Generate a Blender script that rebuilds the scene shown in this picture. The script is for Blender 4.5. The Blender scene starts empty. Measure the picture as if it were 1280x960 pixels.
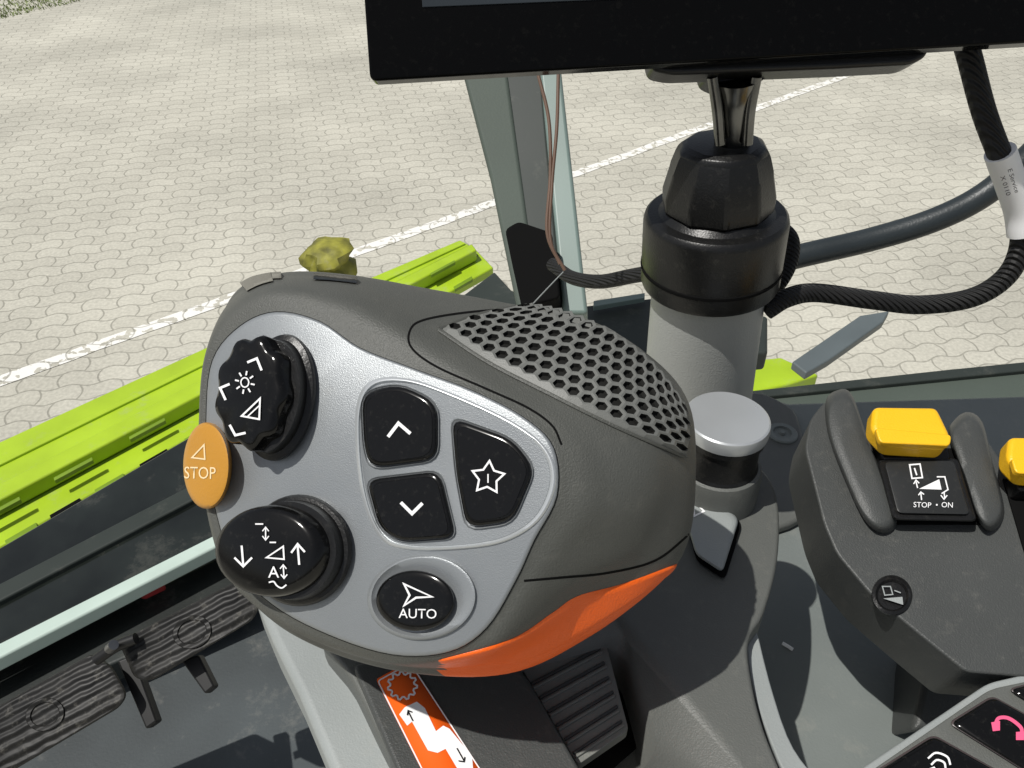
import bpy, bmesh, math, random
from mathutils import Vector, Matrix, noise
from mathutils.bvhtree import BVHTree
random.seed(4)
sc=bpy.context.scene
# ---------------------------------------------------------------- camera calibration
FP=1004.0; TILT=math.radians(38); CAM=Vector((0,0,3.0))
RX=Vector((1,0,0)); UP=Vector((0,math.sin(TILT),math.cos(TILT))); FW=Vector((0,math.cos(TILT),-math.sin(TILT)))
def ray(px,py): return RX*((px-640)/FP)+UP*((480-py)/FP)+FW
def P(px,py,d): return CAM+ray(px,py)*d
def camvec(x,y,z): return (RX*x+UP*y-FW*z).normalized()
class Pl:
    def __init__(s,p,n): s.p=Vector(p); s.n=Vector(n).normalized()
    def hit(s,px,py,h=0.0):
        r=ray(px,py); t=((s.p+s.n*h-CAM).dot(s.n))/r.dot(s.n); return CAM+r*t
def HZ(z): return Pl((0,0,3+z),(0,0,1))
# ---------------------------------------------------------------- materials
def mat(name,col,rough=0.5,metal=0.0,grain=0.0,gscale=900,var=0.0,vscale=20,coat=0.0,wave=None,spec=0.5,dust=0.0,dscale=120):
    m=bpy.data.materials.new(name); m.use_nodes=True; nt=m.node_tree; b=nt.nodes["Principled BSDF"]
    b.inputs["Base Color"].default_value=(*col,1); b.inputs["Roughness"].default_value=rough; b.inputs["Metallic"].default_value=metal
    b.inputs["Coat Weight"].default_value=coat; b.inputs["Specular IOR Level"].default_value=spec
    tc=nt.nodes.new("ShaderNodeTexCoord"); colout=None
    if var>0:
        n=nt.nodes.new("ShaderNodeTexNoise"); n.inputs["Scale"].default_value=vscale; n.inputs["Detail"].default_value=6
        nt.links.new(tc.outputs["Object"],n.inputs["Vector"])
        r=nt.nodes.new("ShaderNodeValToRGB"); r.color_ramp.elements[0].position=.3; r.color_ramp.elements[1].position=.72
        r.color_ramp.elements[0].color=(*[c*(1-var) for c in col],1); r.color_ramp.elements[1].color=(*[min(1,c*(1+var)) for c in col],1)
        nt.links.new(n.outputs["Fac"],r.inputs["Fac"]); colout=r.outputs["Color"]; nt.links.new(colout,b.inputs["Base Color"])
        mr=nt.nodes.new("ShaderNodeMapRange"); mr.inputs["To Min"].default_value=max(.03,rough-.08); mr.inputs["To Max"].default_value=min(1,rough+.12)
        nt.links.new(n.outputs["Fac"],mr.inputs["Value"]); nt.links.new(mr.outputs["Result"],b.inputs["Roughness"])
    if dust>0:
        d=nt.nodes.new("ShaderNodeTexNoise"); d.inputs["Scale"].default_value=dscale; d.inputs["Detail"].default_value=10; d.inputs["Roughness"].default_value=.75
        nt.links.new(tc.outputs["Object"],d.inputs["Vector"])
        r2=nt.nodes.new("ShaderNodeMapRange"); r2.inputs["From Min"].default_value=.55; r2.inputs["From Max"].default_value=.78; r2.inputs["To Max"].default_value=dust; 
        nt.links.new(d.outputs["Fac"],r2.inputs["Value"])
        mx=nt.nodes.new("ShaderNodeMix"); mx.data_type='RGBA'; mx.inputs[7].default_value=(.36,.34,.29,1)
        if colout: nt.links.new(colout,mx.inputs[6])
        else: mx.inputs[6].default_value=(*col,1)
        nt.links.new(r2.outputs["Result"],mx.inputs[0]); nt.links.new(mx.outputs[2],b.inputs["Base Color"])
    if grain>0 or wave:
        bp=nt.nodes.new("ShaderNodeBump"); bp.inputs["Distance"].default_value=0.0006
        if wave:
            w=nt.nodes.new("ShaderNodeTexWave"); w.inputs["Scale"].default_value=wave[0]; w.inputs["Distortion"].default_value=wave[1]
            w.bands_direction=wave[2]; mp=nt.nodes.new("ShaderNodeMapping"); mp.inputs["Rotation"].default_value=(0,0,wave[3])
            nt.links.new(tc.outputs["Object"],mp.inputs["Vector"]); nt.links.new(mp.outputs["Vector"],w.inputs["Vector"])
            nt.links.new(w.outputs["Fac"],bp.inputs["Height"]); bp.inputs["Strength"].default_value=1; bp.inputs["Distance"].default_value=wave[4]
        else:
            g=nt.nodes.new("ShaderNodeTexNoise"); g.inputs["Scale"].default_value=gscale; g.inputs["Detail"].default_value=3
            nt.links.new(tc.outputs["Object"],g.inputs["Vector"]); nt.links.new(g.outputs["Fac"],bp.inputs["Height"]); bp.inputs["Strength"].default_value=grain
        nt.links.new(bp.outputs["Normal"],b.inputs["Normal"])
    return m
M_grip=mat("grip_plastic",(.076,.078,.070),.47,grain=.5,gscale=1500,var=.05,vscale=30,dust=.10,spec=.4)
M_mesh=mat("grille_plastic",(.150,.153,.142),.5,grain=.2,gscale=1500,var=.05,vscale=30)
M_hole=mat("grille_hole",(.012,.012,.011),.7,var=.2,spec=.2)  # dark colour stands in for the shade inside the shallow holes
M_face=mat("silver_lacquer",(.25,.265,.275),.38,metal=.4,grain=.22,gscale=2400,var=.05,vscale=18,dust=.18,dscale=60)
M_ridge=mat("bright_silver_edge",(.50,.52,.53),.28,metal=.5,var=.05)
M_black=mat("gloss_black",(.004,.004,.004),.13,spec=.32,dust=.06,dscale=300)
M_bezel=mat("monitor_gloss",(.002,.002,.002),.08,spec=.10,dust=.015,dscale=260)
M_blackm=mat("satin_black",(.008,.008,.008),.33,grain=.25,gscale=900,dust=.07,dscale=200,spec=.35)
M_blackd=mat("deep_black",(.004,.004,.004),.85,var=.2,spec=.1)
M_cap=mat("switch_charcoal",(.022,.023,.023),.3,spec=.3,dust=.08,dscale=200)
M_screen=mat("screen_glass",(.030,.036,.042),.08,var=.1,spec=.1)
M_white=mat("white_print",(.8,.8,.8),.5,var=.04)
M_amber=mat("amber_plastic",(.47,.22,.022),.4,grain=.2,var=.06,dust=.12)
M_amberprint=mat("amber_print",(.80,.62,.36),.5,var=.04)
M_orange=mat("orange_plastic",(.86,.125,.008),.36,grain=.45,gscale=1300,var=.05,spec=.35)
M_orst=mat("orange_sticker",(.82,.115,.008),.6,var=.04,spec=.15)
M_arm=mat("armrest_plastic",(.098,.102,.094),.45,grain=.4,gscale=1300,var=.05,vscale=14,dust=.12)
M_armd=mat("dark_console_plastic",(.052,.055,.053),.42,grain=.4,gscale=1300,var=.06,vscale=18,dust=.14,spec=.4)
M_shut=mat("shutter_plastic",(.17,.175,.16),.5,grain=.3,gscale=1200,var=.06,vscale=30,dust=.1)
M_lgrey=mat("light_grey_plastic",(.27,.29,.285),.45,grain=.3,gscale=1100,var=.08,vscale=12,dust=.25,dscale=40)
M_panel=mat("grey_floor_panel",(.16,.178,.17),.5,grain=.3,gscale=700,var=.10,vscale=9,dust=.3,dscale=50)
M_post=mat("post_grey",(.34,.35,.335),.45,grain=.4,gscale=900,var=.08,vscale=10)
M_yellow=mat("yellow_plastic",(.84,.47,.010),.38,grain=.3,gscale=1000,var=.05)
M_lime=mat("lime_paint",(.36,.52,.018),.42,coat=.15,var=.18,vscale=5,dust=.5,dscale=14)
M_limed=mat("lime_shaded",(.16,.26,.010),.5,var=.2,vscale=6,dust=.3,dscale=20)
M_pillar=mat("pillar_trim",(.075,.092,.078),.6,grain=.4,gscale=300,var=.12,vscale=5,spec=.2)
M_pillard=mat("pillar_trim_dark",(.030,.037,.033),.5,var=.15,vscale=6,dust=.15,dscale=25,spec=.3)
M_teal=mat("pillar_light",(.16,.215,.195),.4,var=.10,vscale=5)
M_sill=mat("sill_gloss_black",(.012,.015,.013),.10,var=.6,vscale=7,coat=.3,dust=.22,dscale=6)  # blotchy tone imitates soft reflections in the gloss
M_strip=mat("pale_seal",(.46,.56,.50),.5,var=.10,vscale=8)
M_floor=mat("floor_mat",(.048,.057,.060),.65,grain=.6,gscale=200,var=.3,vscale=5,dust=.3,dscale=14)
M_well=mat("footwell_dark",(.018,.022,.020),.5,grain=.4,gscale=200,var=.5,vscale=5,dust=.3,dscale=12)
M_rubber=mat("pedal_rubber",(.012,.0115,.0105),.5,wave=(30,2.2,'Y',math.radians(-24),.0020),var=.6,vscale=25,dust=.4,dscale=60,spec=.35)
M_steel=mat("dark_chrome",(.16,.16,.155),.22,metal=1.0,var=.3,vscale=60)
M_metal=mat("steel",(.25,.25,.25),.35,metal=1.0,var=.15)
M_braid=mat("braided_sleeve",(.018,.018,.018),.6,wave=(150,0,'DIAGONAL',0,.0012),spec=.3)
M_cable=mat("cable_rubber",(.010,.010,.010),.45,var=.2,vscale=40,spec=.3)
M_rail=mat("rail_paint",(.022,.028,.031),.38,grain=.4,gscale=500,var=.12,spec=.4)
M_arm2=mat("bracket_paint",(.10,.12,.125),.45,var=.12,vscale=8)
M_wire=mat("brown_wire",(.13,.075,.05),.5,var=.1)
M_olive=mat("olive_cap",(.24,.23,.03),.6,var=.8,vscale=22,dust=.6,dscale=25)
M_pink=mat("pink_print",(.75,.10,.22),.5,var=.05)
M_red=mat("red_part",(.35,.03,.03),.5,var=.1)
PAV1=(.465,.450,.385,1); PAV2=(.425,.41,.35,1); PAVM=(.285,.275,.232,1)
def ground_mat(paint=False):
    m=bpy.data.materials.new("worn_road_paint" if paint else "interlocking_pavers"); m.use_nodes=True; nt=m.node_tree; L=nt.links; N=nt.nodes
    b=N["Principled BSDF"]; b.inputs["Roughness"].default_value=.85; b.inputs["Specular IOR Level"].default_value=.3
    tc=N.new("ShaderNodeNewGeometry"); OBJ=tc.outputs["Position"]
    mp=N.new("ShaderNodeMapping"); mp.inputs["Rotation"].default_value=(0,0,math.radians(-14)); L.new(OBJ,mp.inputs["Vector"])
    sx=N.new("ShaderNodeSeparateXYZ"); L.new(mp.outputs["Vector"],sx.inputs[0])
    def mth(op,a,bv=None,c=None):
        n=N.new("ShaderNodeMath"); n.operation=op
        for i,v in enumerate((a,bv,c)):
            if v is None: continue
            if isinstance(v,(int,float)): n.inputs[i].default_value=v
            else: L.new(v,n.inputs[i])
        return n.outputs[0]
    sy=mth('MULTIPLY',mth('SINE',mth('MULTIPLY',sx.outputs[0],2*math.pi/.23)),.016)
    sxx=mth('MULTIPLY',mth('SINE',mth('MULTIPLY',sx.outputs[1],2*math.pi/.29)),.024)
    cx=N.new("ShaderNodeCombineXYZ"); L.new(mth('ADD',sx.outputs[0],sxx),cx.inputs[0]); L.new(mth('ADD',sx.outputs[1],sy),cx.inputs[1])
    br=N.new("ShaderNodeTexBrick"); br.inputs["Scale"].default_value=1; br.inputs["Brick Width"].default_value=.23; br.inputs["Row Height"].default_value=.145
    br.inputs["Mortar Size"].default_value=.0075; br.inputs["Mortar Smooth"].default_value=.6; br.inputs["Bias"].default_value=0
    br.inputs["Color1"].default_value=PAV1; br.inputs["Color2"].default_value=PAV2; br.inputs["Mortar"].default_value=PAVM
    L.new(cx.outputs[0],br.inputs["Vector"])
    n1=N.new("ShaderNodeTexNoise"); n1.inputs["Scale"].default_value=.7; n1.inputs["Detail"].default_value=8; L.new(OBJ,n1.inputs["Vector"])
    n2=N.new("ShaderNodeTexNoise"); n2.inputs["Scale"].default_value=45; n2.inputs["Detail"].default_value=6; L.new(OBJ,n2.inputs["Vector"])
    v=mth('ADD',mth('MULTIPLY',n1.outputs["Fac"],.7),mth('MULTIPLY',n2.outputs["Fac"],.7)); v=mth('ADD',v,.31)
    mx=N.new("ShaderNodeVectorMath"); mx.operation='SCALE'; L.new(br.outputs["Color"],mx.inputs[0]); L.new(v,mx.inputs["Scale"])
    out=mx.outputs[0]
    if paint:
        n3=N.new("ShaderNodeTexNoise"); n3.inputs["Scale"].default_value=14; n3.inputs["Detail"].default_value=8; L.new(OBJ,n3.inputs["Vector"])
        f=mth('MULTIPLY',mth('GREATER_THAN',n3.outputs["Fac"],.45),mth('SUBTRACT',1.0,mth('MULTIPLY',br.outputs["Fac"],.6)))
        f=mth('MULTIPLY',f,.72)
        mm=N.new("ShaderNodeMix"); mm.data_type='RGBA'; L.new(f,mm.inputs[0]); L.new(out,mm.inputs[6]); mm.inputs[7].default_value=(.84,.83,.80,1); out=mm.outputs[2]
    L.new(out,b.inputs["Base Color"])
    bp=N.new("ShaderNodeBump"); bp.invert=True; bp.inputs["Distance"].default_value=.004; bp.inputs["Strength"].default_value=.5
    L.new(br.outputs["Fac"],bp.inputs["Height"]); L.new(bp.outputs["Normal"],b.inputs["Normal"])
    return m
# ---------------------------------------------------------------- helpers
WL={}
def thing(name,loc,label,cat,group=None):
    e=bpy.data.objects.new(name,None); e.empty_display_size=.02; e.location=loc; sc.collection.objects.link(e)
    e["label"]=label; e["category"]=cat
    if group: e["group"]=group
    WL[e]=Vector(loc); return e
def mk(name,vs,fs,mats,parent=None,bevel=0,seg=3,sharp=None,mi=None,label=None,cat=None,kind=None,merge=0,recalc=True):
    c=sum((Vector(v) for v in vs),Vector())/len(vs)
    me=bpy.data.meshes.new(name); me.from_pydata([Vector(v)-c for v in vs],[],fs)
    if not isinstance(mats,(list,tuple)): mats=[mats]
    for m in mats: me.materials.append(m)
    if mi:
        for p,i in zip(me.polygons,mi): p.material_index=i
    bm=bmesh.new(); bm.from_mesh(me)
    if merge: bmesh.ops.remove_doubles(bm,verts=bm.verts,dist=merge)
    if recalc: bmesh.ops.recalc_face_normals(bm,faces=bm.faces)
    bm.to_mesh(me); bm.free()
    me.shade_smooth()
    if sharp is not None: me.set_sharp_from_angle(angle=math.radians(sharp))
    o=bpy.data.objects.new(name,me); sc.collection.objects.link(o); WL[o]=c
    if bevel>0:
        b=o.modifiers.new("bevel",'BEVEL'); b.width=bevel; b.segments=seg; b.limit_method='ANGLE'; b.angle_limit=math.radians(35); b.harden_normals=True
    o.location=c
    if parent: o.parent=parent; o.location=c-WL[parent]
    if label: o["label"]=label
    if cat: o["category"]=cat
    if kind: o["kind"]=kind
    return o
def crc(pts,n=6):
    out=[];N=len(pts)
    for i in range(N):
        p=[Vector(pts[(i+k)%N]) for k in (-1,0,1,2)]
        for j in range(n):
            t=j/n
            out.append(.5*((2*p[1])+(-p[0]+p[2])*t+(2*p[0]-5*p[1]+4*p[2]-p[3])*t*t+(-p[0]+3*p[1]-3*p[2]+p[3])*t**3))
    return out
def cro(pts,n=8):
    q=[Vector(p) for p in pts]; q=[q[0]*2-q[1]]+q+[q[-1]*2-q[-2]]; out=[]
    for i in range(1,len(q)-2):
        p=q[i-1:i+3]
        for j in range(n):
            t=j/n
            out.append(.5*((2*p[1])+(-p[0]+p[2])*t+(2*p[0]-5*p[1]+4*p[2]-p[3])*t*t+(-p[0]+3*p[1]-3*p[2]+p[3])*t**3))
    out.append(q[-2]); return out
def ell(cx,cy,rx,ry,rot=0,n=48,lobes=0,amp=0):
    o=[];r=math.radians(rot)
    for i in range(n):
        a=2*math.pi*i/n; k=1+amp*math.cos(lobes*a)
        x=rx*k*math.cos(a); y=ry*k*math.sin(a); o.append(Vector((cx+x*math.cos(r)-y*math.sin(r),cy+x*math.sin(r)+y*math.cos(r))))
    return o
def rings(name,rl,mats,parent=None,sharp=40,cap0=True,cap1=True,closed=False,**k):
    n=len(rl[0]); vs=[v for r in rl for v in r]; fs=[]
    for a in range(len(rl)-1):
        for i in range(n):
            j=(i+1)%n; fs.append((a*n+i,a*n+j,(a+1)*n+j,(a+1)*n+i))
    if cap0: fs.append(tuple(range(n))[::-1])
    if cap1: fs.append(tuple((len(rl)-1)*n+i for i in range(n)))
    return mk(name,vs,fs,mats,parent,sharp=sharp,**k)
def scl(o,s,c=None):
    if c is None: c=sum(o,Vector((0,0)))/len(o)
    return [c+(p-c)*s for p in o]
def stack(name,rl,plane,m,parent=None,**k):
    return rings(name,[[plane.hit(p[0],p[1],h) for p in o] for o,h in rl],m,parent,**k)
def button(name,outline,plane,h0,h1,m,parent,rnd=.06,**k):
    o=[Vector(p) for p in outline]
    rl=[(o,h0),(o,h1-(h1-h0)*.35),(scl(o,1-rnd*.25),h1-(h1-h0)*.14),(scl(o,1-rnd),h1),(scl(o,1-rnd*3),h1+.0002)]
    return stack(name,rl,plane,m,parent,sharp=55,**k)
def slab(name,outline,plane,thick,m,parent=None,h=0,bevel=.001,smooth=0,seg=3,**k):
    o=[Vector(p) for p in outline]
    if smooth: o=crc(o,smooth)
    top=[plane.hit(p[0],p[1],h) for p in o]; bot=[p-plane.n*thick for p in top]; n=len(o)
    fs=[tuple(range(n)),tuple(range(2*n-1,n-1,-1))]+[(i,(i+1)%n,n+(i+1)%n,n+i) for i in range(n)]
    return mk(name,top+bot,fs,m,parent,bevel=bevel,seg=seg,**k)
def tube(name,pts,r,m,parent=None,n=8,sides=14,rad=None,**k):
    q=cro(pts,n); t0=(q[1]-q[0]).normalized(); nrm=t0.orthogonal().normalized(); rl=[]
    for i,p in enumerate(q):
        t=(q[min(i+1,len(q)-1)]-q[max(i-1,0)]).normalized(); nrm=(nrm-t*nrm.dot(t)).normalized(); b=t.cross(nrm)
        rr=r if rad is None else rad(i/(len(q)-1))
        rl.append([p+(nrm*math.cos(2*math.pi*s/sides)+b*math.sin(2*math.pi*s/sides))*rr for s in range(sides)])
    return rings(name,rl,m,parent,sharp=50,**k)
def lathe(name,base,axis,prof,m,parent=None,sides=48,sharp=35,phase=0,jit=0,**k):
    axis=axis.normalized(); a=axis.cross(Vector((0,1,0))).normalized(); b=axis.cross(a)
    rl=[]
    for h,r in prof:
        l=[]
        for s in range(sides):
            t=2*math.pi*(s+phase)/sides; rr=r*(1+jit*noise.noise(Vector((math.cos(t)*1.5,math.sin(t)*1.5,h*40))))
            l.append(base+axis*h+(a*math.cos(t)+b*math.sin(t))*rr)
        rl.append(l)
    return rings(name,rl,m,parent,sharp=sharp,**k)
_tc={}
def textgeo(s):
    if s in _tc: return _tc[s]
    cu=bpy.data.curves.new("t",'FONT'); cu.body=s; cu.align_x='CENTER'; cu.align_y='CENTER'; cu.resolution_u=3
    o=bpy.data.objects.new("t",cu); sc.collection.objects.link(o); dg=bpy.context.evaluated_depsgraph_get()
    me=bpy.data.meshes.new_from_object(o.evaluated_get(dg)); v=[(p.co.x,p.co.y) for p in me.vertices]; f=[tuple(p.vertices) for p in me.polygons]
    ys=[a[1] for a in v]; xs=[a[0] for a in v]; h=max(ys)-min(ys); cy=(max(ys)+min(ys))/2; cx=(max(xs)+min(xs))/2
    v=[((a[0]-cx)/h,(a[1]-cy)/h) for a in v]; bpy.data.objects.remove(o); _tc[s]=(v,f); return _tc[s]
class G:
    def __init__(s): s.v=[]; s.f=[]; s.k=0
    def line(s,pts,w,closed=False):
        q=[Vector(p) for p in pts]; n=len(q); L=[];
        for i in range(n):
            a=q[i-1] if (closed or i>0) else None; c=q[(i+1)%n] if (closed or i<n-1) else None
            d1=(q[i]-a).normalized() if a is not None else None; d2=(c-q[i]).normalized() if c is not None else None
            if d1 is None: d1=d2
            if d2 is None: d2=d1
            n1=Vector((-d1.y,d1.x)); n2=Vector((-d2.y,d2.x)); mm=n1+n2
            mm=mm.normalized() if mm.length>1e-4 else n1
            ln=w/2/max(.4,mm.dot(n1)); L.append((q[i]+mm*ln,q[i]-mm*ln))
        b=len(s.v)
        for a,c in L: s.v+= [(a.x,a.y,s.k),(c.x,c.y,s.k)]
        for i in range(n if closed else n-1):
            j=(i+1)%n; s.f.append((b+2*i,b+2*j,b+2*j+1,b+2*i+1))
        s.k+=1; return s
    def poly(s,pts):
        b=len(s.v); s.v+=[(p[0],p[1],s.k) for p in pts]; s.f.append(tuple(range(b,b+len(pts)))); s.k+=1; return s
    def text(s,t,cx,cy,h,ang=0,wx=1.0):
        v,f=textgeo(t); b=len(s.v); r=math.radians(ang)
        for x,y in v:
            x*=h*wx; y*=-h; s.v.append((cx+x*math.cos(r)-y*math.sin(r),cy+x*math.sin(r)+y*math.cos(r),s.k))
        s.f+=[tuple(b+i for i in q) for q in f]; s.k+=1; return s
    def make(s,name,plane,h,m,parent):
        return mk(name,[plane.hit(a,b,h+.0001+.00003*k) for a,b,k in s.v],s.f,m,parent,recalc=False)
def rnd(o,r=.0,n=4):
    o=[Vector(p) for p in o]; out=[];N=len(o)
    for i in range(N):
        a,b,c=o[i-1],o[i],o[(i+1)%N]; p=b+(a-b).normalized()*min(r,(a-b).length*.45); q=b+(c-b).normalized()*min(r,(c-b).length*.45)
        for j in range(n+1):
            t=j/n; out.append(p*(1-t)**2+b*2*t*(1-t)+q*t*t)
    return out

# ================================================================ GROUND
g=[(-60,-20,0),(60,-20,0),(60,90,0),(-60,90,0)]
mk("ground",g,[(0,1,2,3)],ground_mat(),kind="structure")
gp=HZ(-3+.004)
a=gp.hit(0,476); b=gp.hit(1040,101); d=(b-a).normalized(); nn=Vector((-d.y,d.x,0))*.055
a2=a-d*3; b2=b+d*14; vs=[];fs=[]
seg=160
rr=random.Random(2)
for i in range(seg+1):
    c=a2.lerp(b2,i/seg); j=rr.uniform(-.018,.018); vs+=[c+nn*(1+j*8),c-nn*(1+rr.uniform(-.018,.018)*8)]
for i in range(seg): fs.append((2*i,2*i+1,2*i+3,2*i+2))
mk("road_marking",vs,fs,ground_mat(True),kind="structure")
gv=[];gf=[]
gr=random.Random(5)
for i in range(6500):
    px=gr.uniform(-200,100); py=gr.uniform(-70,24-max(0,px)*.22)
    c=gp.hit(px,py); h=gr.uniform(.015,.05); an=gr.uniform(0,6.28); w=.014
    dx=Vector((math.cos(an)*w,math.sin(an)*w,0)); k=len(gv); gv+=[c-dx,c+dx,c+Vector((gr.uniform(-.04,.04),gr.uniform(-.04,.04),h))]; gf.append((k,k+1,k+2))
mk("grass",gv,gf,mat("grass_blades",(.19,.24,.08),.7,var=.4,vscale=4),kind="stuff",recalc=False,label="short green grass verge beside the paving",cat="grass")

# ================================================================ JOYSTICK
FN=camvec(-.33,.08,.94)
FPn=Pl(P(480,600,.285),FN)
joy=thing("joystick",P(620,850,.36),"grey multifunction joystick head with silver button face and orange underside","joystick")
F=[(262,600),(258,520),(266,450),(300,408),(345,390),(400,402),(450,435),(520,462),(590,488),(655,522),(692,560),(696,620),(668,675),(645,725),(608,785),(560,815),(490,818),(410,793),(340,755),(290,700)]
R=[(252,600,3),(249,520,3),(256,445,3),(283,390,4),(338,360,5),(415,370,6),(482,400,6),(552,438,6),(625,478,6),(702,520,7),(745,575,8),(748,635,8),(708,690,7),(672,745,6),(625,805,5),(565,826,5),(488,829,5),(403,804,4),(330,766,4),(278,707,4)]
S=[(256,600,30),(253,525,30),(262,448,30),(288,378,28),(343,347,28),(430,351,28),(512,378,28),(600,405,30),(685,437,30),(770,480,30),(820,545,30),(826,620,30),(796,688,30),(742,735,28),(676,795,25),(602,830,22),(502,832,18),(408,806,22),(335,766,30),(283,705,30)]
B=[(280,600,58),(275,530,58),(285,450,58),(312,375,50),(370,353,50),(450,355,55),(545,368,60),(640,384,66),(728,399,72),(806,443,76),(857,503,78),(865,600,74),(856,680,68),(818,732,60),(738,790,52),(642,833,40),(522,831,35),(420,805,42),(350,765,50),(300,705,55)]
def L3(l): return [FPn.hit(p[0],p[1],-(p[2] if len(p)>2 else 0)/1000) for p in l]
K=[(.55*p[0]+.45*600,.55*p[1]+.45*600,105) for p in B]
loops=[crc(L3(l),8) for l in (F,R,S,B,K)]
nl=len(loops[0]); cols=[cro([l[i] for l in loops],10) for i in range(nl)]
m_=len(cols[0]); bv=[c[j] for j in range(m_) for c in cols]
bf=[]
for j in range(m_-1):
    for i in range(nl): k=(i+1)%nl; bf.append((j*nl+i,j*nl+k,(j+1)*nl+k,(j+1)*nl+i))
def topx(w):
    v=w-CAM; z=v.dot(FW); return 640+FP*v.dot(RX)/z, 480-FP*v.dot(UP)/z
oc=cro([(550,827),(640,800),(690,766),(722,745),(780,729),(852,702),(900,690)],8)
def yor(x):
    for p,q in zip(oc,oc[1:]):
        if p[0]<=x<=q[0]: return p[1]+(q[1]-p[1])*(x-p[0])/(q[0]-p[0]+1e-6)
    return 9999 if x<550 else 690
mi=[]
for f in bf:
    c=sum((bv[i] for i in f),Vector())/4; x,y=topx(c); mi.append(1 if (x>552 and y>yor(x)+3) else 0)
bvh=BVHTree.FromPolygons(bv,bf)
gf_=[f for f,q in zip(bf,mi) if q==0]+[tuple(range((m_-1)*nl,m_*nl)),tuple(range(nl))[::-1]]
og=[f for f,q in zip(bf,mi) if q==1]
body=mk("grip_body",bv,gf_,M_grip,joy,merge=0)
def compact(vs,fs):
    u=sorted({i for f in fs for i in f}); mp={a:b for b,a in enumerate(u)}; return [vs[i] for i in u],[tuple(mp[i] for i in f) for f in fs]
cv,cf=compact(bv,og)
pad=mk("underside_paddle",cv,cf,M_orange,joy)
def drp(px,py,off):
    r=ray(px,py).normalized(); h=bvh.ray_cast(CAM,r)
    if h[0] is None:
        q=P(px,py,.32); h=bvh.find_nearest(q)
    n=h[1]; 
    if n.dot(r)>0: n=-n
    return h[0]+n*off
def drline(name,pts,w,off,m,parent,n=10,taper=True):
    q=cro(pts,n); vs=[]; N=len(q)
    for i,p in enumerate(q):
        t=(q[min(i+1,N-1)]-q[max(i-1,0)]).normalized(); nn=Vector((-t.y,t.x))*w/2
        for s,o in ((-1,off*.3),(0,off),(1,off*.3)): c=p+nn*s; vs.append(drp(c.x,c.y,o))
    fs=[]
    for i in range(N-1):
        for k in (0,1): fs.append((3*i+k,3*i+k+1,3*i+k+4,3*i+k+3))
    return mk(name,vs,fs,m,parent)
def coons(Lc,Uc,Lf,Rt):
    Lc,Uc,Lf,Rt=[cro(c,20) for c in (Lc,Uc,Lf,Rt)]
    def ev(c,t):
        x=max(0,min(1,t))*(len(c)-1); i=min(int(x),len(c)-2); return c[i].lerp(c[i+1],x-i)
    def f(u,v):
        return ev(Lc,u)*(1-v)+ev(Uc,u)*v+ev(Lf,v)*(1-u)+ev(Rt,v)*u-(Lc[0]*(1-u)*(1-v)+Lc[-1]*u*(1-v)+Uc[0]*(1-u)*v+Uc[-1]*u*v)
    return f
cf_=coons([(548,827),(600,829),(650,827),(712,802),(775,762),(842,712)],[(548,825),(638,799),(690,766),(722,745),(780,729),(850,703)],[(548,827),(548,826),(548,825)],[(842,712),(847,707),(850,703)])
vs=[];fs=[];NU,NV=70,10
for i in range(NU+1):
    for j in range(NV+1):
        p=cf_(i/NU,j/NV); e=min(i,NU-i,j*2,(NV-j)*1.5); vs.append(drp(p.x,p.y,.0008*min(1,.1+e/1.5)))
for i in range(NU):
    for j in range(NV): k=i*(NV+1)+j; fs.append((k,k+1,k+NV+2,k+NV+1))
mk("paddle_skin",vs,fs,M_orange,pad)
drline("seam_groove",[(655,726),(700,722),(760,716),(820,700),(866,664)],3.0,.0002,M_blackd,body)
drline("cover_seam",[(650,385),(580,391),(530,400),(513,412),(514,434),(545,458),(610,487),(660,510),(690,532),(702,556)],2.8,.0002,M_blackd,body)
drline("top_key",[(304,358),(318,351),(336,347),(352,346)],7,.0022,M_black,body)
drline("top_key",[(392,348),(412,349),(432,351),(446,353)],6,.0022,M_black,body)
# grille
GL=[(548,413),(610,454),(688,494),(765,532),(856,572)]; GU=[(664,382),(715,391),(770,417),(818,456),(855,510)]; GLf=[(548,413),(600,394),(664,382)]; GRt=[(856,572),(861,542),(855,510)]
gc=coons(GL,GU,GLf,GRt)
def gp_(u,v,off):
    p=gc(u,v); return drp(p.x,p.y,off)
vs=[];fs=[];gm=[];NUh,NVh=17,8
du,dv=1/NUh,1/NVh
for j in range(0,NVh+1):
    for i in range(-1,NUh+1):
        cu=(i+.5*(j%2))*du; cvv=j*dv
        ow=[];iw=[]
        for (a,b) in ((0,2/3),(.5,1/3),(.5,-1/3),(0,-2/3),(-.5,-1/3),(-.5,1/3)):
            ow.append((cu+a*du,cvv+b*dv)); iw.append((cu+a*du*.68,cvv+b*dv*.68))
        cl=lambda q:(max(0,min(1,q[0])),max(0,min(1,q[1])))
        ows=[cl(q) for q in ow]
        us={round(q[0],3) for q in ows}
        if len(us)<2: continue
        hole=all(.008<q[0]<.992 and .02<q[1]<.98 for q in iw)
        k=len(vs)
        for q in ows:
            ed=q[0]<=0 or q[0]>=1 or q[1]<=0 or q[1]>=1; vs.append(gp_(q[0],q[1],.0004 if ed else .0020))
        if hole:
            for q in iw: vs.append(gp_(q[0],q[1],.0017))
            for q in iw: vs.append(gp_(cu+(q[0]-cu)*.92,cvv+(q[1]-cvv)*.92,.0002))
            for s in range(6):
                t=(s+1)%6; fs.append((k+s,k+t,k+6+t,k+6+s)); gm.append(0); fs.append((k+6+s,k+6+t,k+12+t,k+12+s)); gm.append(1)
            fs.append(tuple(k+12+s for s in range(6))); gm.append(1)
        else: fs.append(tuple(range(k,k+6))); gm.append(0)
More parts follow.
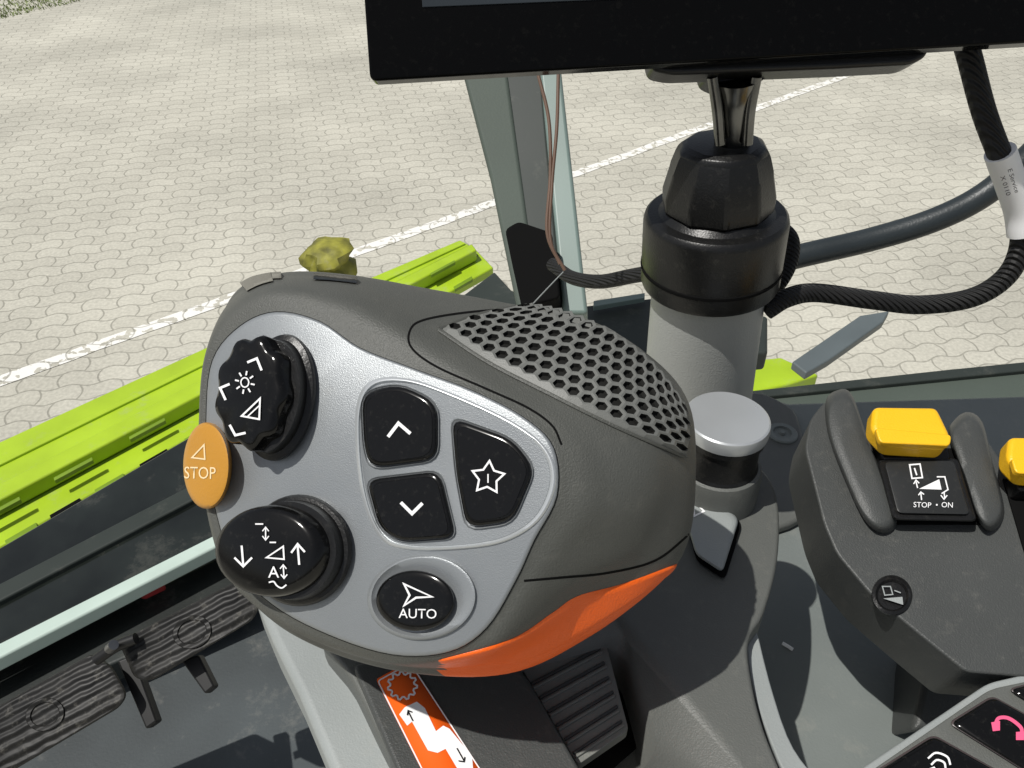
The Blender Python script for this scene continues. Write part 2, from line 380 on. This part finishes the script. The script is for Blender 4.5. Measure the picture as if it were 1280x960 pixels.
gr_=mk("perforated_grille",vs,fs,[M_mesh,M_hole],joy,mi=gm,sharp=30)
drline("grille_border",GL,4,.0014,M_grip,gr_); drline("grille_border",GLf,4,.0014,M_grip,gr_)
# face plate
fo=crc(F,5); fc=Vector((470,600))
fo=[Vector(p) for p in fo]
stack("plate_gap",[(scl(fo,1.004,fc),-.001),(scl(fo,1.004,fc),.0002)],FPn,M_blackd,body)
plate=stack("face_plate",[(fo,-.0005),(fo,.0005),(scl(fo,.993,fc),.0012),(scl(fo,.975,fc),.0015)],FPn,M_face,joy,sharp=60)
co=crc([(462,480),(505,474),(560,491),(640,528),(682,562),(693,602),(676,645),(640,672),(590,684),(512,686),(474,668),(452,610),(446,520)],6)
stack("button_bezel",[(scl(co,1.02),.0013),(co,.0025),(scl(co,.98),.0026),(scl(co,.965),.0016)],FPn,M_ridge,joy,sharp=70)
stack("cluster_frame",[(scl(co,.968),.0012),(scl(co,.955),.0018)],FPn,M_face,joy)
def facebtn(name,o,r,h=.0042):
    o=rnd(o,r); e=stack("surround",[(scl(o,1.07),.0017),(scl(o,1.05),.0028),(scl(o,1.01),.0021)],FPn,M_face,joy,sharp=70)
    bt=button(name,o,FPn,.0010,h,M_black,joy,rnd=.05); 
    stack("inner_bevel",[(scl(o,.90),h),(scl(o,.885),h+.0004),(scl(o,.875),h+.0004)],FPn,M_black,bt)
    e.parent=bt; e.location=WL[e]-WL[bt]; return bt
b1=facebtn("arrow_button",[(452,492),(498,480),(546,503),(546,574),(464,585),(455,560)],20)
G().line([(485,546),(498,529),(513,542)],4.2).make("symbol",FPn,.0047,M_white,b1)
b2=facebtn("arrow_button",[(458,600),(549,589),(569,672),(500,677),(474,660)],16)
G().line([(501,628),(515,642),(528,629)],4.2).make("symbol",FPn,.0047,M_white,b2)
b3=facebtn("star_button",[(565,522),(640,549),(668,585),(640,652),(583,660),(570,590)],18)
def star(cx,cy,r,ri,a0=-90): 
    return [(cx+(r if k%2==0 else ri)*math.cos(math.radians(a0+36*k)),cy+(r if k%2==0 else ri)*math.sin(math.radians(a0+36*k))) for k in range(10)]
G().line(star(610,597,21,11.5,-85),2.4,True).text("1",610,598,11).make("symbol",FPn,.0047,M_white,b3)
stack("auto_ring",[(ell(527,747,69,54,-4),.0010),(ell(527,747,67,52,-4),.0030),(ell(527,747,63,49,-4),.0033),(ell(524,749,54,42),.0016)],FPn,M_face,joy,sharp=60)
ab=button("auto_button",ell(519,751,49,38,3),FPn,.001,.0045,M_black,joy,rnd=.08)
G().line([(505,730),(540,746),(520,747),(505,757),(512,744)],2.6,True).text("AUTO",522,767,12,1).make("symbol",FPn,.0048,M_white,ab)
# upper rotary knob
kb=stack("rotary_knob",[(ell(350,497,44,80,8),.0008),(ell(350,497,44,80,8),.0035),(ell(347,497,43,79,8),.0052),(ell(344,496,39,72,8),.006),(ell(336,495,38,70,8),.0115)],FPn,M_blackm,joy,sharp=45)
N_=96
kcap=stack("knob_cap",[(ell(338,495,38,68,6,N_,9,.03),.008),(ell(316,491,42,70,6,N_,9,.055),.0145),(ell(311,490,40,67,6,N_,9,.055),.0165),(ell(309,490,35,61,6,N_,9,.03),.0172)],FPn,M_black,kb,sharp=50)
gk=G().line([(287,480),(275,485),(282,500)],3).line([(309,453),(321,448),(327,463)],3).line([(287,531),(294,544),(307,541)],3)
gk.line([(306+5*math.cos(k*math.pi/6),478+6*math.sin(k*math.pi/6)) for k in range(12)],1.6,True)
for k in range(8):
    r=k*math.pi/4+.2; gk.line([(306+7.5*math.cos(r),478+9*math.sin(r)),(306+12.5*math.cos(r),478+14.5*math.sin(r))],2)
gk.line([(302,520),(325,498),(324,524)],2.2,True)
gk.line([(309,521),(324,507)],1.6)
gk.make("symbol",FPn,.0174,M_white,kb)
# lower rocker knob
kb2=stack("rocker_knob",[(ell(374,688,66,70,0),.0008),(ell(374,688,66,70,0),.0036),(ell(372,688,63,67,0),.0052),(ell(370,688,60,63,0),.0055),(ell(360,688,60,61,0),.010)],FPn,M_blackm,joy,sharp=45)
stack("knob_cap",[(ell(350,688,66,58,0),.009),(ell(338,689,67,57,2),.0125),(ell(333,689,64,54,2),.0145),(ell(331,689,57,47,2),.0155)],FPn,M_black,kb2,sharp=50)
g2=G().line([(302,682),(304,706)],2.6).line([(293,697),(304,708),(315,697)],2.6)
g2.line([(374,706),(372,682)],2.6).line([(364,691),(372,680),(381,690)],2.6)
g2.line([(333,697),(354,683),(355,699)],2,True).line([(319,655),(329,655)],1.8).line([(332,660),(332,674)],1.6).line([(328,664),(332,659),(336,664)],1.4).line([(328,670),(332,675),(336,670)],1.4).line([(337,678),(345,678)],1.8)
g2.text("A",342,715,14).line([(354,707),(355,722)],1.6).line([(350,711),(354,706),(358,711)],1.4).line([(351,718),(355,723),(359,718)],1.4)
g2.line(cro([(336,728),(342,727),(346,732),(352,735),(358,731)],5),1.8)
g2.make("symbol",FPn,.0157,M_white,kb2)
# stop button
SN=camvec(-.59,.02,.81); SP=Pl(P(258,582,.305),SN)
sb=stack("stop_button",[(ell(262,582,29,54,0),-.007),(ell(258,582,29,54,0),-.001),(ell(258,582,27.5,52,0),.0005),(ell(258,582,24,48,0),.001)],SP,M_amber,joy,sharp=50)
G().line([(240,572),(255,556),(256,574)],1.8,True).text("STOP",250,591,15,1,.78).make("symbol",SP,.0011,M_amberprint,sb)
tube("neck",[FPn.hit(660,720,-.07),P(700,765,.40),P(730,780,.44)],.018,M_blackm,joy)

# ================================================================ ARMREST
AZ=HZ(-.335)
arm=thing("armrest",AZ.hit(760,880,-.1),"smooth grey armrest housing carrying the joystick gate and silver knob","armrest")
ao=[(405,785),(560,775),(700,740),(820,700),(848,640),(868,595),(920,575),(955,588),(973,630),(972,700),(955,765),(936,800),(940,850),(955,910),(985,985),(1010,1060),(560,1060),(490,950),(440,850)]
ab_=slab("housing",ao,AZ,.11,M_arm,arm,bevel=.016,smooth=5,seg=8)
def boolcut(o,cutter):
    md=o.modifiers.new("cut",'BOOLEAN'); md.operation='DIFFERENCE'; md.object=cutter; md.solver='EXACT'
    bpy.context.view_layer.update()
    dg=bpy.context.evaluated_depsgraph_get(); me=bpy.data.meshes.new_from_object(o.evaluated_get(dg))
    o.modifiers.clear(); o.data=me; bpy.data.objects.remove(cutter)
pk=rnd([(560,800),(790,740),(834,885),(812,918),(735,985),(600,990)],26,6)
cut=slab("cut",pk,AZ,.075,M_blackd,None,h=.03,bevel=0)
boolcut(ab_,cut)
slab("gate_well",scl(pk,1.01),AZ,.004,M_blackd,arm,h=-.043,bevel=0)
slab("gate_bezel",rnd([(440,830),(520,812),(648,832),(662,850),(728,965),(735,1010),(600,1040),(520,1020)],10,4),AZ,.03,M_armd,arm,h=.004,bevel=.003)
sh=rnd([(650,832),(752,782),(786,912),(722,956)],6,3)
slab("ribbed_shutter",sh,AZ,.006,M_shut,arm,h=-.010,bevel=.001)
shp=bpy.data.objects["ribbed_shutter"]
for t in (.10,.26,.42,.58,.74,.90):
    a=Vector((656,842)).lerp(Vector((722,950)),t); b=Vector((746,796)).lerp(Vector((780,910)),t); dd=Vector((2.4,4.2))
    slab("rib",[a,b,b+dd*.8,a+dd*.8],AZ,.003,M_armd,shp,h=-.0090,bevel=.0003)
    slab("rib",[a+dd*1.2,b+dd*1.2,b+dd*1.9,a+dd*1.9],AZ,.003,M_shut,shp,h=-.0085,bevel=.0004)
sto=[(470,849),(512,826),(612,978),(548,1004)]
st=slab("sticker",rnd(sto,4,3),AZ,.0004,M_orst,arm,h=.0046,bevel=0)
gg=G(); gear=[]
for i in range(44):
    r=18.5 if i%4 in(0,1) else 15; gear.append((503+r*math.cos(i*math.pi/22),857+r*.95*math.sin(i*math.pi/22)))
gg.line(gear,2.2,True)
gg.poly([(499,893),(506,884),(521,877),(531,885),(545,914),(554,907),(562,911),(590,945),(592,970),(576,968),(557,936),(547,941),(535,938),(515,902),(509,907)])
gg.line(scl(rnd(sto,4,3),.965),1.6,True)
gg.make("symbol",AZ,.0047,M_white,st)
G().line([(510,889),(516,901)],1.5).line([(509,894),(510,888),(515,890)],1.5).make("arrow_symbol",AZ,.0053,M_blackd,st)
G().line([(571,935),(580,951)],1.5).line([(573,951),(580,952),(581,946)],1.5).make("arrow_symbol",AZ,.0053,M_blackd,st)
ko=rnd([(850,625),(880,615),(926,655),(905,722),(872,700)],8,4)
stack("key_shadow_gap",[(scl(ko,1.06),-.001),(scl(ko,1.05),.002)],AZ,M_blackd,arm)
kk=button("key",[p+Vector((-2,-6)) for p in ko],AZ,.0,.009,M_lgrey,arm,rnd=.08)
G().line([(866,624),(880,639),(868,645)],2.2,True).make("symbol",AZ,.0095,M_white,kk)
# silver knob
top=P(910,521,.43); hk=.034; base=Vector((top.x,top.y,top.z-hk))
rk=53*.43/FP
kn=lathe("turning_knob",base,Vector((0,0,1)),[(-.03,rk*1.0),(.0,rk*1.0),(.003,rk*.93),(.004,rk*.9),(hk-.013,rk*.9),(hk-.012,rk*.97),(hk-.008,rk*.99)],M_blackm,arm)
lathe("knob_collar",base,Vector((0,0,1)),[(-.03,rk*1.12),(-.004,rk*1.10),(.001,rk*1.04),(.002,rk*.92)],M_arm,kn,cap0=False,cap1=False)
lathe("knob_top",base,Vector((0,0,1)),[(hk-.008,rk*1.0),(hk-.004,rk*1.02),(hk-.0008,rk*.99),(hk,rk*.95),(hk-.0004,rk*.5),(hk-.0005,.001)],M_ridge,kn)
slab("silver_trim",[(932,785),(944,782),(962,850),(985,920),(1012,962),(1060,1010),(1030,1030),(985,975),(955,905),(938,845)],AZ,.05,M_lgrey,arm,h=-.012,bevel=.003,smooth=3)
slab("side_fascia",[(316,742),(350,752),(425,790),(470,830),(520,950),(590,1060),(450,1060),(412,960),(372,865),(340,800)],HZ(-.352),.03,M_lgrey,arm,bevel=.005)

# ================================================================ GREY SIDE PANEL
PZ=HZ(-.47)
sp=thing("side_panel",PZ.hit(1100,700,-.05),"flat grey cab side panel with round screw cover beside the armrest","panel")
slab("panel_sheet",[(900,478),(985,502),(1300,492),(1500,480),(1500,1100),(880,1100)],PZ,.05,M_panel,sp,bevel=.006)
slab("panel_cover",[(925,498),(985,505),(1004,540),(1015,600),(1010,640),(960,660),(900,640)],PZ,.01,M_arm,sp,h=.010,bevel=.004,smooth=4)
sc_=PZ.hit(978,541,.0115)
lathe("screw_cover",sc_-Vector((0,0,.003)),Vector((0,0,1)),[(0,.013),(.003,.013),(.004,.012),(.004,.008),(.002,.0075),(.002,.003),(.0045,.002)],M_panel,sp)
mk_=tube("lint",[PZ.hit(978,804,.001),PZ.hit(985,808,.001),PZ.hit(991,812,.001)],.0012,M_white,sp,sides=6)

# ================================================================ RIGHT CONSOLE
CN=Vector((-.05,-.30,.95)); CP=Pl(P(1130,640,.43),CN)
con=thing("lever_console",CP.hit(1150,700,-.06),"dark grey console with yellow lever tips and black pictogram switch","console")
slab("console_body",rnd([(1006,560),(1012,525),(1032,500),(1060,496),(1086,548),(1110,562),(1180,565),(1192,535),(1220,528),(1255,580),(1290,595),(1420,600),(1420,858),(1290,846),(1208,840),(1158,800),(1088,742),(1046,692),(1030,655)],10,4),CP,.042,M_armd,con,bevel=.003,seg=4)
def blob(name,o,h,m,par,plane=CP,r=.12,h0=-.004):
    o=crc([Vector(p) for p in o],5); rl=[(o,h0)]
    for t in (0,.2,.4,.6,.8,1): rl.append((scl(o,1-r*(1-math.cos(t*math.pi/2))*2),h0+(h-h0)*math.sin(max(.12,t)*math.pi/2)))
    rl.append((scl(o,.4),h+.0004))
    return stack(name,rl,plane,m,par,sharp=80)
blob("guard_rib",[(1032,502),(1046,488),(1064,492),(1082,540),(1102,590),(1122,650),(1105,668),(1080,650),(1052,590),(1034,540)],.010,M_armd,con,r=.08)
blob("guard_rib",[(1186,545),(1193,525),(1210,515),(1228,528),(1240,575),(1256,640),(1240,665),(1222,650),(1205,600)],.012,M_armd,con,r=.09)
blob("guard_rib",[(1290,560),(1310,545),(1330,555),(1350,640),(1330,660),(1305,640)],.010,M_armd,con)
# side ribs on the left flank
for i in range(5):
    t=i/5; a=Vector((1007,566)).lerp(Vector((1030,650)),t)
    c0=CP.hit(a.x+1,a.y,-.006); c1=CP.hit(a.x+1,a.y,-.036)
    tube("flank_rib",[c0,(c0+c1)/2,c1],.0011,M_armd,con,sides=8)
def lever(ox,oy):
    o=lambda l:[(x+ox,y+oy) for x,y in l]
    wl=slab("lever_slot",o([(1084,560),(1190,560),(1228,655),(1112,655)]),CP,.002,M_blackd,con,h=.0012,bevel=.0003)
    lv=slab("lever_tip",rnd(o([(1092,507),(1172,508),(1190,545),(1183,560),(1110,556),(1089,535)]),8,4),CP,.013,M_yellow,con,h=.026,bevel=.003,seg=4)
    slab("tip_ledge",rnd(o([(1094,534),(1190,543),(1188,557),(1100,553)]),5,3),CP,.004,M_yellow,lv,h=.0280,bevel=.0015)
    slab("lever_stem",o([(1096,553),(1186,557),(1190,575),(1104,575)]),CP,.012,M_blackm,lv,h=.012,bevel=.002)
    return lv
lever(0,0); lever(170,38)
bo=rnd([(1096,575),(1198,573),(1222,652),(1116,650)],7,3)
ps=stack("pictogram_switch",[([Vector(p) for p in bo],.001),(bo,.011),(scl(bo,.96),.0125),(scl(bo,.90),.0125)],CP,M_blackm,con,sharp=50)
bo2=[p+Vector((0,-3)) for p in scl(bo,.86)]
stack("switch_cap",[(bo2,.0125),(scl(bo2,.98),.0142),(scl(bo2,.95),.0144)],CP,M_cap,ps)
gs=G().line([(1137,581),(1150,580),(1153,597),(1140,598)],1.8,True).line([(1143,585),(1146,594)],1.8).poly([(1149,611),(1174,599),(1177,612)]).line([(1171,596),(1181,596),(1185,612),(1177,617)],1.6).line([(1145,602),(1147,610)],1.6).line([(1142,605),(1145,600),(1149,604)],1.4)
gs.line([(1152,625),(1151,616)],1.5).line([(1148,619),(1151,615),(1155,618)],1.4).line([(1180,615),(1181,623)],1.5).line([(1176,619),(1180,624),(1184,619)],1.4).text("STOP",1153,631,6.6,2).text("ON",1184,631,6.6,2).poly([(1170,630),(1172,630),(1172,632),(1170,632)])
gs.make("symbol",CP,.0146,M_white,ps)
rb=stack("round_switch",[(ell(1115,744,26,25,30),.0),(ell(1115,744,25,24,30),.002),(ell(1115,744,21,20,30),.0028),(ell(1115,745,18,17,30),.0012)],CP,M_blackm,con)
G().line([(1103,733),(1113,733),(1116,743),(1106,744)],1.4,True).poly([(1104,748),(1128,746),(1129,756)]).line([(1118,738),(1126,741)],1.4).make("symbol",CP,.0030,M_lgrey,rb)
slab("support_shadow_fill",[(1165,800),(1440,830),(1440,905),(1220,900),(1140,915)],Pl(P(1220,860,.475),(0,-.4,.9)),.05,M_armd,con,bevel=.004)  # support enlarged as a dark slab standing in for shadow under the console

# ================================================================ KEYPAD
KP=Pl(P(1200,930,.36),Vector((-.05,-.1,1)))
kp=thing("keypad",KP.hit(1230,960,-.03),"black keypad with silver frame, pink phone key and sound key","keypad")
slab("keypad_frame",rnd([(1040,985),(1235,853),(1300,838),(1420,905),(1300,1080),(1120,1100)],12,4),KP,.03,M_lgrey,kp,bevel=.003)
slab("keypad_base",rnd([(1050,990),(1238,861),(1300,848),(1405,908),(1300,1070),(1130,1085)],12,4),KP,.002,M_arm,kp,h=.0015,bevel=.0006)
M_rim=mat("key_rim_dark",(.06,.045,.045),.35,var=.1)
def key(o,nm="keypad_key"): 
    o=rnd(o,9,4); q=button(nm,o,KP,.001,.0055,M_black,kp,rnd=.07)
    stack("key_rim",[(scl(o,1.045),.001),(scl(o,1.04),.0032),(scl(o,1.015),.0034)],KP,M_rim,q,sharp=60); return q
k1=key([(1188,904),(1241,871),(1338,925),(1285,965)])
k2=key([(1094,966),(1167,920),(1262,973),(1190,1026)])
key([(1262,862),(1300,852),(1392,900),(1350,915)])
hc=cro([(1244,906),(1248,898),(1258,897),(1268,902),(1277,911),(1276,921)],6)
G().line(hc,4.5).poly([(1239,903),(1250,901),(1250,913),(1241,914)]).poly([(1270,915),(1281,914),(1280,925),(1270,925)]).make("symbol",KP,.0060,M_pink,k1)
G().line(cro([(1160,948),(1170,941),(1184,946),(1188,956)],5),2.5).line(cro([(1164,956),(1171,950),(1180,953),(1182,960)],5),2.5).poly([(1158,962),(1168,958),(1174,968),(1162,972)]).make("symbol",KP,.0060,M_white,k2)

# ================================================================ MONITOR
MN=camvec(-.02,-.12,1); MP=Pl(P(860,80,.385),MN)
mon=thing("terminal_monitor",MP.hit(900,90,-.03),"large black touchscreen terminal hanging on an arm above the post","monitor")
slab("monitor_housing",rnd([(430,-360),(1470,-400),(1400,46),(462,101)],10,5),MP,.010,M_bezel,mon,bevel=.0015)
slab("monitor_screen",[(500,-330),(1400,-365),(1310,-24),(528,9)],MP,.001,M_screen,mon,h=.0006,bevel=.0003)
slab("monitor_rear_shell",rnd([(806,40),(1168,30),(1160,70),(1140,80),(1046,85),(840,93),(815,88)],9,4),MP,.02,M_blackm,mon,h=-.011,bevel=.004)
# post
pb=P(870,505,.555); ptp=P(906,165,.435)
pt=thing("monitor_post",pb,"grey post with black swivel collar and clamp carrying the monitor","post")
ax=(ptp-pb); Lh=ax.length; ax.normalize()
def at(py):
    lo,hi=-.5,1.8
    for _ in range(40):
        mid=(lo+hi)/2; x,y=topx(pb+(ptp-pb)*mid)
        if y>py: lo=mid
        else: hi=mid
    return lo*Lh
def rw(py,rpx):
    w=pb+ax*at(py); return rpx*(w-CAM).dot(FW)/FP
lathe("post_tube",pb,ax,[(at(640),rw(505,64)),(at(520),rw(505,66)),(at(345),rw(350,70))],M_post,pt)
rc=rw(345,85)
lathe("swivel_collar",pb,ax,[(at(350),rc*.84),(at(350),rc*.98),(at(346),rc),(at(274),rc*1.0),(at(268),rc*.98),(at(265),rc*.94),(at(264),rc*.8),(at(258),rc*.72)],M_blackm,pt)
lathe("collar_ring",pb,ax,[(at(331),rc),(at(330),rc*1.012),(at(327),rc*1.012),(at(326),rc)],M_blackd,pt,cap0=False,cap1=False)
lathe("ball_clamp",pb,ax,[(at(263),rw(263,55)),(at(260),rw(260,66)),(at(254),rw(254,70)),(at(240),rw(240,71)),(at(212),rw(212,65)),(at(192),rw(192,59)),(at(183),rw(183,55)),(at(178),rw(178,46)),(at(176),rw(176,30))],M_blackm,pt,sides=10,sharp=20,phase=.4,bevel=.0022)
tube("steel_neck",[P(916,182,.438),P(917,150,.428),P(918,120,.42),P(920,95,.412)],.011,M_steel,pt,sides=20,rad=lambda t:.0095+.0035*t)
for s in (-1,1):
    tube("neck_strut",[P(917+s*17,180,.425),P(917+s*20,140,.415),P(918+s*27,96,.405)],.0030,M_steel,pt,sides=10)
slab("ball_cup",rnd([(878,80),(962,78),(958,98),(938,106),(902,108),(884,100)],6,3),Pl(P(918,100,.41),MN),.02,M_blackm,pt,bevel=.003)

# ================================================================ CABLES, RAIL
c1=tube("monitor_cable",[P(1200,30,.42),P(1212,72,.42),P(1230,140,.43),P(1252,200,.44),P(1272,260,.46),P(1276,305,.47),P(1258,345,.48),P(1215,372,.49),P(1150,381,.50),P(1090,375,.50),P(1020,366,.50),P(985,372,.49),P(958,388,.49)],.0060,M_braid,n=14)
c1["label"]="black braided cable looping from the monitor to the post"; c1["category"]="cable"
tg=tube("cable_tag",[P(1250,190,.438),P(1262,225,.449),P(1274,262,.46),P(1278,292,.466)],.0080,M_white,c1,sides=20)
tgp=Pl(P(1258,230,.43),camvec(-.1,.1,1))
gt=G()
for i in range(2):
    gt.text(["X 0110","E Service"][i],1257+i*10,232-i*6,6,72)
gt.make("tag_print",tgp,0,M_blackd,c1)
c2=tube("braided_loop",[P(940,288,.52),P(968,283,.515),P(988,298,.51),P(988,325,.51),P(975,352,.51),P(955,372,.52)],.0050,M_braid,n=10)
c2["label"]="short braided cable loop beside the swivel collar"; c2["category"]="cable"
c3=tube("trim_cable",[P(690,330,.85),P(715,347,.82),P(750,352,.78),P(790,345,.74),P(830,338,.7)],.0070,M_braid,n=10)
c3["label"]="black cable running from the pillar behind the post"; c3["category"]="cable"
rl=tube("grab_rail",[P(930,338,.72),P(1000,320,.72),P(1090,299,.72),P(1170,274,.71),P(1235,240,.70),P(1300,182,.68),P(1360,117,.66)],.0108,M_rail,n=10,sides=20)
rl["label"]="dark grey bent grab rail in front of the window"; rl["category"]="handrail"
for k,(pts) in enumerate([[(672,90),(686,150),(688,220),(684,290),(700,330)],[(698,90),(696,160),(690,230),(688,300),(706,338)]]):
    w=tube("thin_wire",[P(x,y,.62) for x,y in pts],.0014,M_wire,sides=8)
    w["label"]="thin brown wire hanging beside the pillar"; w["category"]="wire"; w["group"]="thin wires hanging from the monitor"
w=tube("thread",[P(704,340,.62),P(680,365,.6),P(655,392,.55)],.0005,M_lgrey,sides=6); w["label"]="fine pale thread hanging off the wires"; w["category"]="thread"

# ================================================================ PILLAR / FRAME
PP=Pl(P(650,240,1.05),camvec(-.1,.25,1))
pil=thing("cab_pillar",PP.hit(690,420),"grey green cab corner pillar with black latch box","pillar")
slab("pillar_trim",[(560,20),(625,20),(676,395),(648,395),(612,220)],PP,.05,M_pillar,pil,bevel=.006)
slab("pillar_core",[(622,20),(672,20),(706,395),(662,395)],PP,.05,M_pillard,pil,h=-.004,bevel=.006)
slab("pillar_edge",[(668,20),(694,20),(735,392),(704,392)],PP,.05,M_teal,pil,h=.004,bevel=.005)
lb=slab("latch_box",rnd([(631,286),(648,276),(690,290),(700,372),(652,384),(640,330)],6,3),PP,.05,M_blackd,pil,h=.04,bevel=.003)
RZ=HZ(-.80)
wf=thing("window_frame",RZ.hit(800,400),"dark lower window frame rail with pale edge","window frame")
slab("lower_rail",[(560,382),(618,338),(640,362),(700,385),(815,372),(960,395),(960,440),(815,450),(640,420)],RZ,.04,M_pillard,wf,bevel=.006)
slab("lower_rail",[(930,494),(1040,480),(1180,466),(1400,444),(1400,500),(930,512)],HZ(-.62),.03,M_pillar,wf,bevel=.006)
slab("rail_edge",[(930,489),(1180,462),(1400,440),(1400,451),(1180,473),(930,498)],HZ(-.62),.02,M_pillard,wf,h=.006,bevel=.002)
slab("glass_pane",[(742,376),(806,366),(806,372),(742,383)],HZ(-.78),.01,M_teal,wf,bevel=.001)
slab("wiper_arm",[(990,452),(1075,394),(1112,388),(1104,402),(1036,450),(1008,466)],HZ(-1.0),.02,M_arm2,bevel=.004,label="grey bracket arm outside the window",cat="bracket")
# ================================================================ GREEN PANEL
GZ=HZ(-1.22)
gpn=thing("hood_panel",GZ.hit(200,540,-.1),"long lime green body panel with clip slots outside the window","body panel")
slab("panel_top",[(-90,592),(265,430),(575,299),(588,306),(255,475),(-90,655)],GZ,.05,M_lime,gpn,bevel=.008)
slab("panel_flange",[(-90,668),(255,488),(592,308),(617,334),(560,366),(262,532),(-90,736)],GZ,.03,M_lime,gpn,h=-.03,bevel=.006)
slab("panel_ridge",[(-90,650),(255,472),(590,304),(596,312),(256,490),(-90,672)],GZ,.04,M_lime,gpn,h=.012,bevel=.006)
slab("panel_bead",[(-90,618),(260,448),(580,302),(582,304),(260,453),(-90,625)],GZ,.01,M_lime,gpn,h=.006,bevel=.003)
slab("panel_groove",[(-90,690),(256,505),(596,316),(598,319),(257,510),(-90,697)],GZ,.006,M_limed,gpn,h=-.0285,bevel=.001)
for i in range(12):
    t=-.05+i*.092; a=Vector((-20,690)).lerp(Vector((590,345)),t); dd=Vector((40,-23))*(1-.45*t); n_=Vector((2.5,6))*(1-.4*t)
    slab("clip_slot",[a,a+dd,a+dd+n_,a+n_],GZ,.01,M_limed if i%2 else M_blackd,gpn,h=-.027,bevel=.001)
for i in range(7):
    t=.02+i*.15; a=Vector((-40,655)).lerp(Vector((588,314)),t); dd=Vector((52,-28))*(1-.45*t); n_=Vector((1.5,4))*(1-.4*t)
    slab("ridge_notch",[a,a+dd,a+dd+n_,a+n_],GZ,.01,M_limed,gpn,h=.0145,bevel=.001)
slab("lime_bracket",[(938,450),(976,446),(1024,468),(985,480),(938,490)],HZ(-1.1),.04,M_lime,None,bevel=.006,label="small lime green bodywork corner beyond the window rail",cat="body panel")
cb=P(416,346,1.75)
oc_=lathe("hose_cap",cb,Vector((-.12,0,1)),[(-.05,.03),(-.01,.040),(.004,.047),(.02,.050),(.035,.044),(.048,.047),(.062,.049),(.072,.040),(.078,.02),(.079,.002)],M_olive,None,sides=22,sharp=40,jit=.5,bevel=0)
oc_["label"]="dirty olive yellow cap standing behind the lime panel"; oc_["category"]="cap"

# ================================================================ FOOTWELL
slab("cab_floor",[(-160,760),(320,620),(520,700),(640,900),(700,1100),(-160,1200)],HZ(-1.25),.05,M_floor,None,bevel=.004,kind="structure")
sl=thing("door_sill",HZ(-1.1).hit(120,680),"glossy black door sill with pale seal strip","door sill")
slab("sill_cover",[(-90,735),(262,530),(330,560),(330,650),(272,672),(-90,850)],HZ(-1.1),.05,M_sill,sl,bevel=.008)
slab("sill_step",[(-90,775),(250,600),(330,580),(330,600),(250,620),(-90,798)],HZ(-1.1),.02,M_pillard,sl,h=.01,bevel=.004)
slab("seal_strip",[(-90,848),(268,668),(300,655),(300,670),(272,682),(-90,868)],HZ(-1.1),.03,M_strip,sl,h=.006,bevel=.005)
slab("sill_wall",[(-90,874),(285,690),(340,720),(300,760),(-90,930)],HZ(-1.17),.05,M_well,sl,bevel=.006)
slab("red_tab",rnd([(168,736),(200,722),(206,728),(176,742)],4,2),HZ(-1.14),.02,M_red,sl,bevel=.003)
def pedal(o,cx,cy,arms,lab):
    pz=Pl(P(cx,cy,1.0),camvec(.0,.35,1)); t=thing("pedal",pz.hit(cx,cy,-.05),lab,"pedal","brake pedals side by side")
    oo=rnd([Vector(p) for p in o],9,3)
    pd=stack("pedal_pad",[(oo,-.035),(oo,-.002),(scl(oo,.975),.004),(scl(oo,.93),.0055)],pz,M_rubber,t,sharp=35)
    stack("centre_boss",[(ell(cx,cy,25,21,-20,30),.0045),(ell(cx,cy,24,20,-20,30),.008),(ell(cx,cy,19,15,-20,30),.008),(ell(cx,cy,18,14,-20,30),.0060)],pz,M_rubber,pd,sharp=35)
    for a in arms: slab("pedal_arm",a,pz,.02,M_cable,t,h=-.03,bevel=.003)
    return t
pedal([(148,802),(300,724),(326,752),(318,774),(188,852),(168,848)],240,790,[[(226,826),(248,818),(268,858),(256,868)]],"black worn ribbed pedal with round boss on a steel arm")
pedal([(-60,915),(116,816),(140,832),(160,868),(150,884),(-20,985),(-60,985)],56,893,[[(146,826),(166,818),(196,902),(182,912)]],"black worn ribbed pedal with round boss and strut")
tube("pedal_link",[P(120,825,.98),P(145,808,.98),P(170,798,.98)],.007,M_cable,None,label="dark link rod joining the two pedals",cat="rod")
tube("link_pin",[P(137,811,.97),P(142,806,.96)],.006,M_metal,None,label="small steel pin on the pedal link",cat="pin")

# ================================================================ LIGHT + CAMERA
s=Vector((-.38,-.18,.9)).normalized()
ld=bpy.data.lights.new("sun",'SUN'); ld.energy=3.95; ld.angle=math.radians(.53); ld.color=(1,.975,.925)
lo=bpy.data.objects.new("sun",ld); lo.rotation_euler=s.to_track_quat('Z','Y').to_euler(); sc.collection.objects.link(lo)
w=bpy.data.worlds.new("World"); sc.world=w; w.use_nodes=True; nt=w.node_tree
sk=nt.nodes.new("ShaderNodeTexSky"); sk.sky_type='NISHITA'; sk.sun_disc=False; sk.sun_elevation=math.asin(s.z); sk.sun_rotation=math.atan2(s.x,s.y); sk.dust_density=2
hs=nt.nodes.new("ShaderNodeHueSaturation"); hs.inputs["Saturation"].default_value=.45
bg=nt.nodes["Background"]; bg.inputs["Strength"].default_value=.078; nt.links.new(sk.outputs[0],hs.inputs["Color"]); nt.links.new(hs.outputs[0],bg.inputs[0])
sc.view_settings.view_transform='Standard'; sc.view_settings.look='None'; sc.view_settings.exposure=0
cd=bpy.data.cameras.new("camera"); co_=bpy.data.objects.new("camera",cd); co_.location=CAM; co_.rotation_euler=(math.radians(90)-TILT,0,0)
cd.sensor_fit='HORIZONTAL'; cd.sensor_width=36; cd.lens=FP/1280*36; cd.clip_start=.01; cd.clip_end=300
sc.collection.objects.link(co_); sc.camera=co_
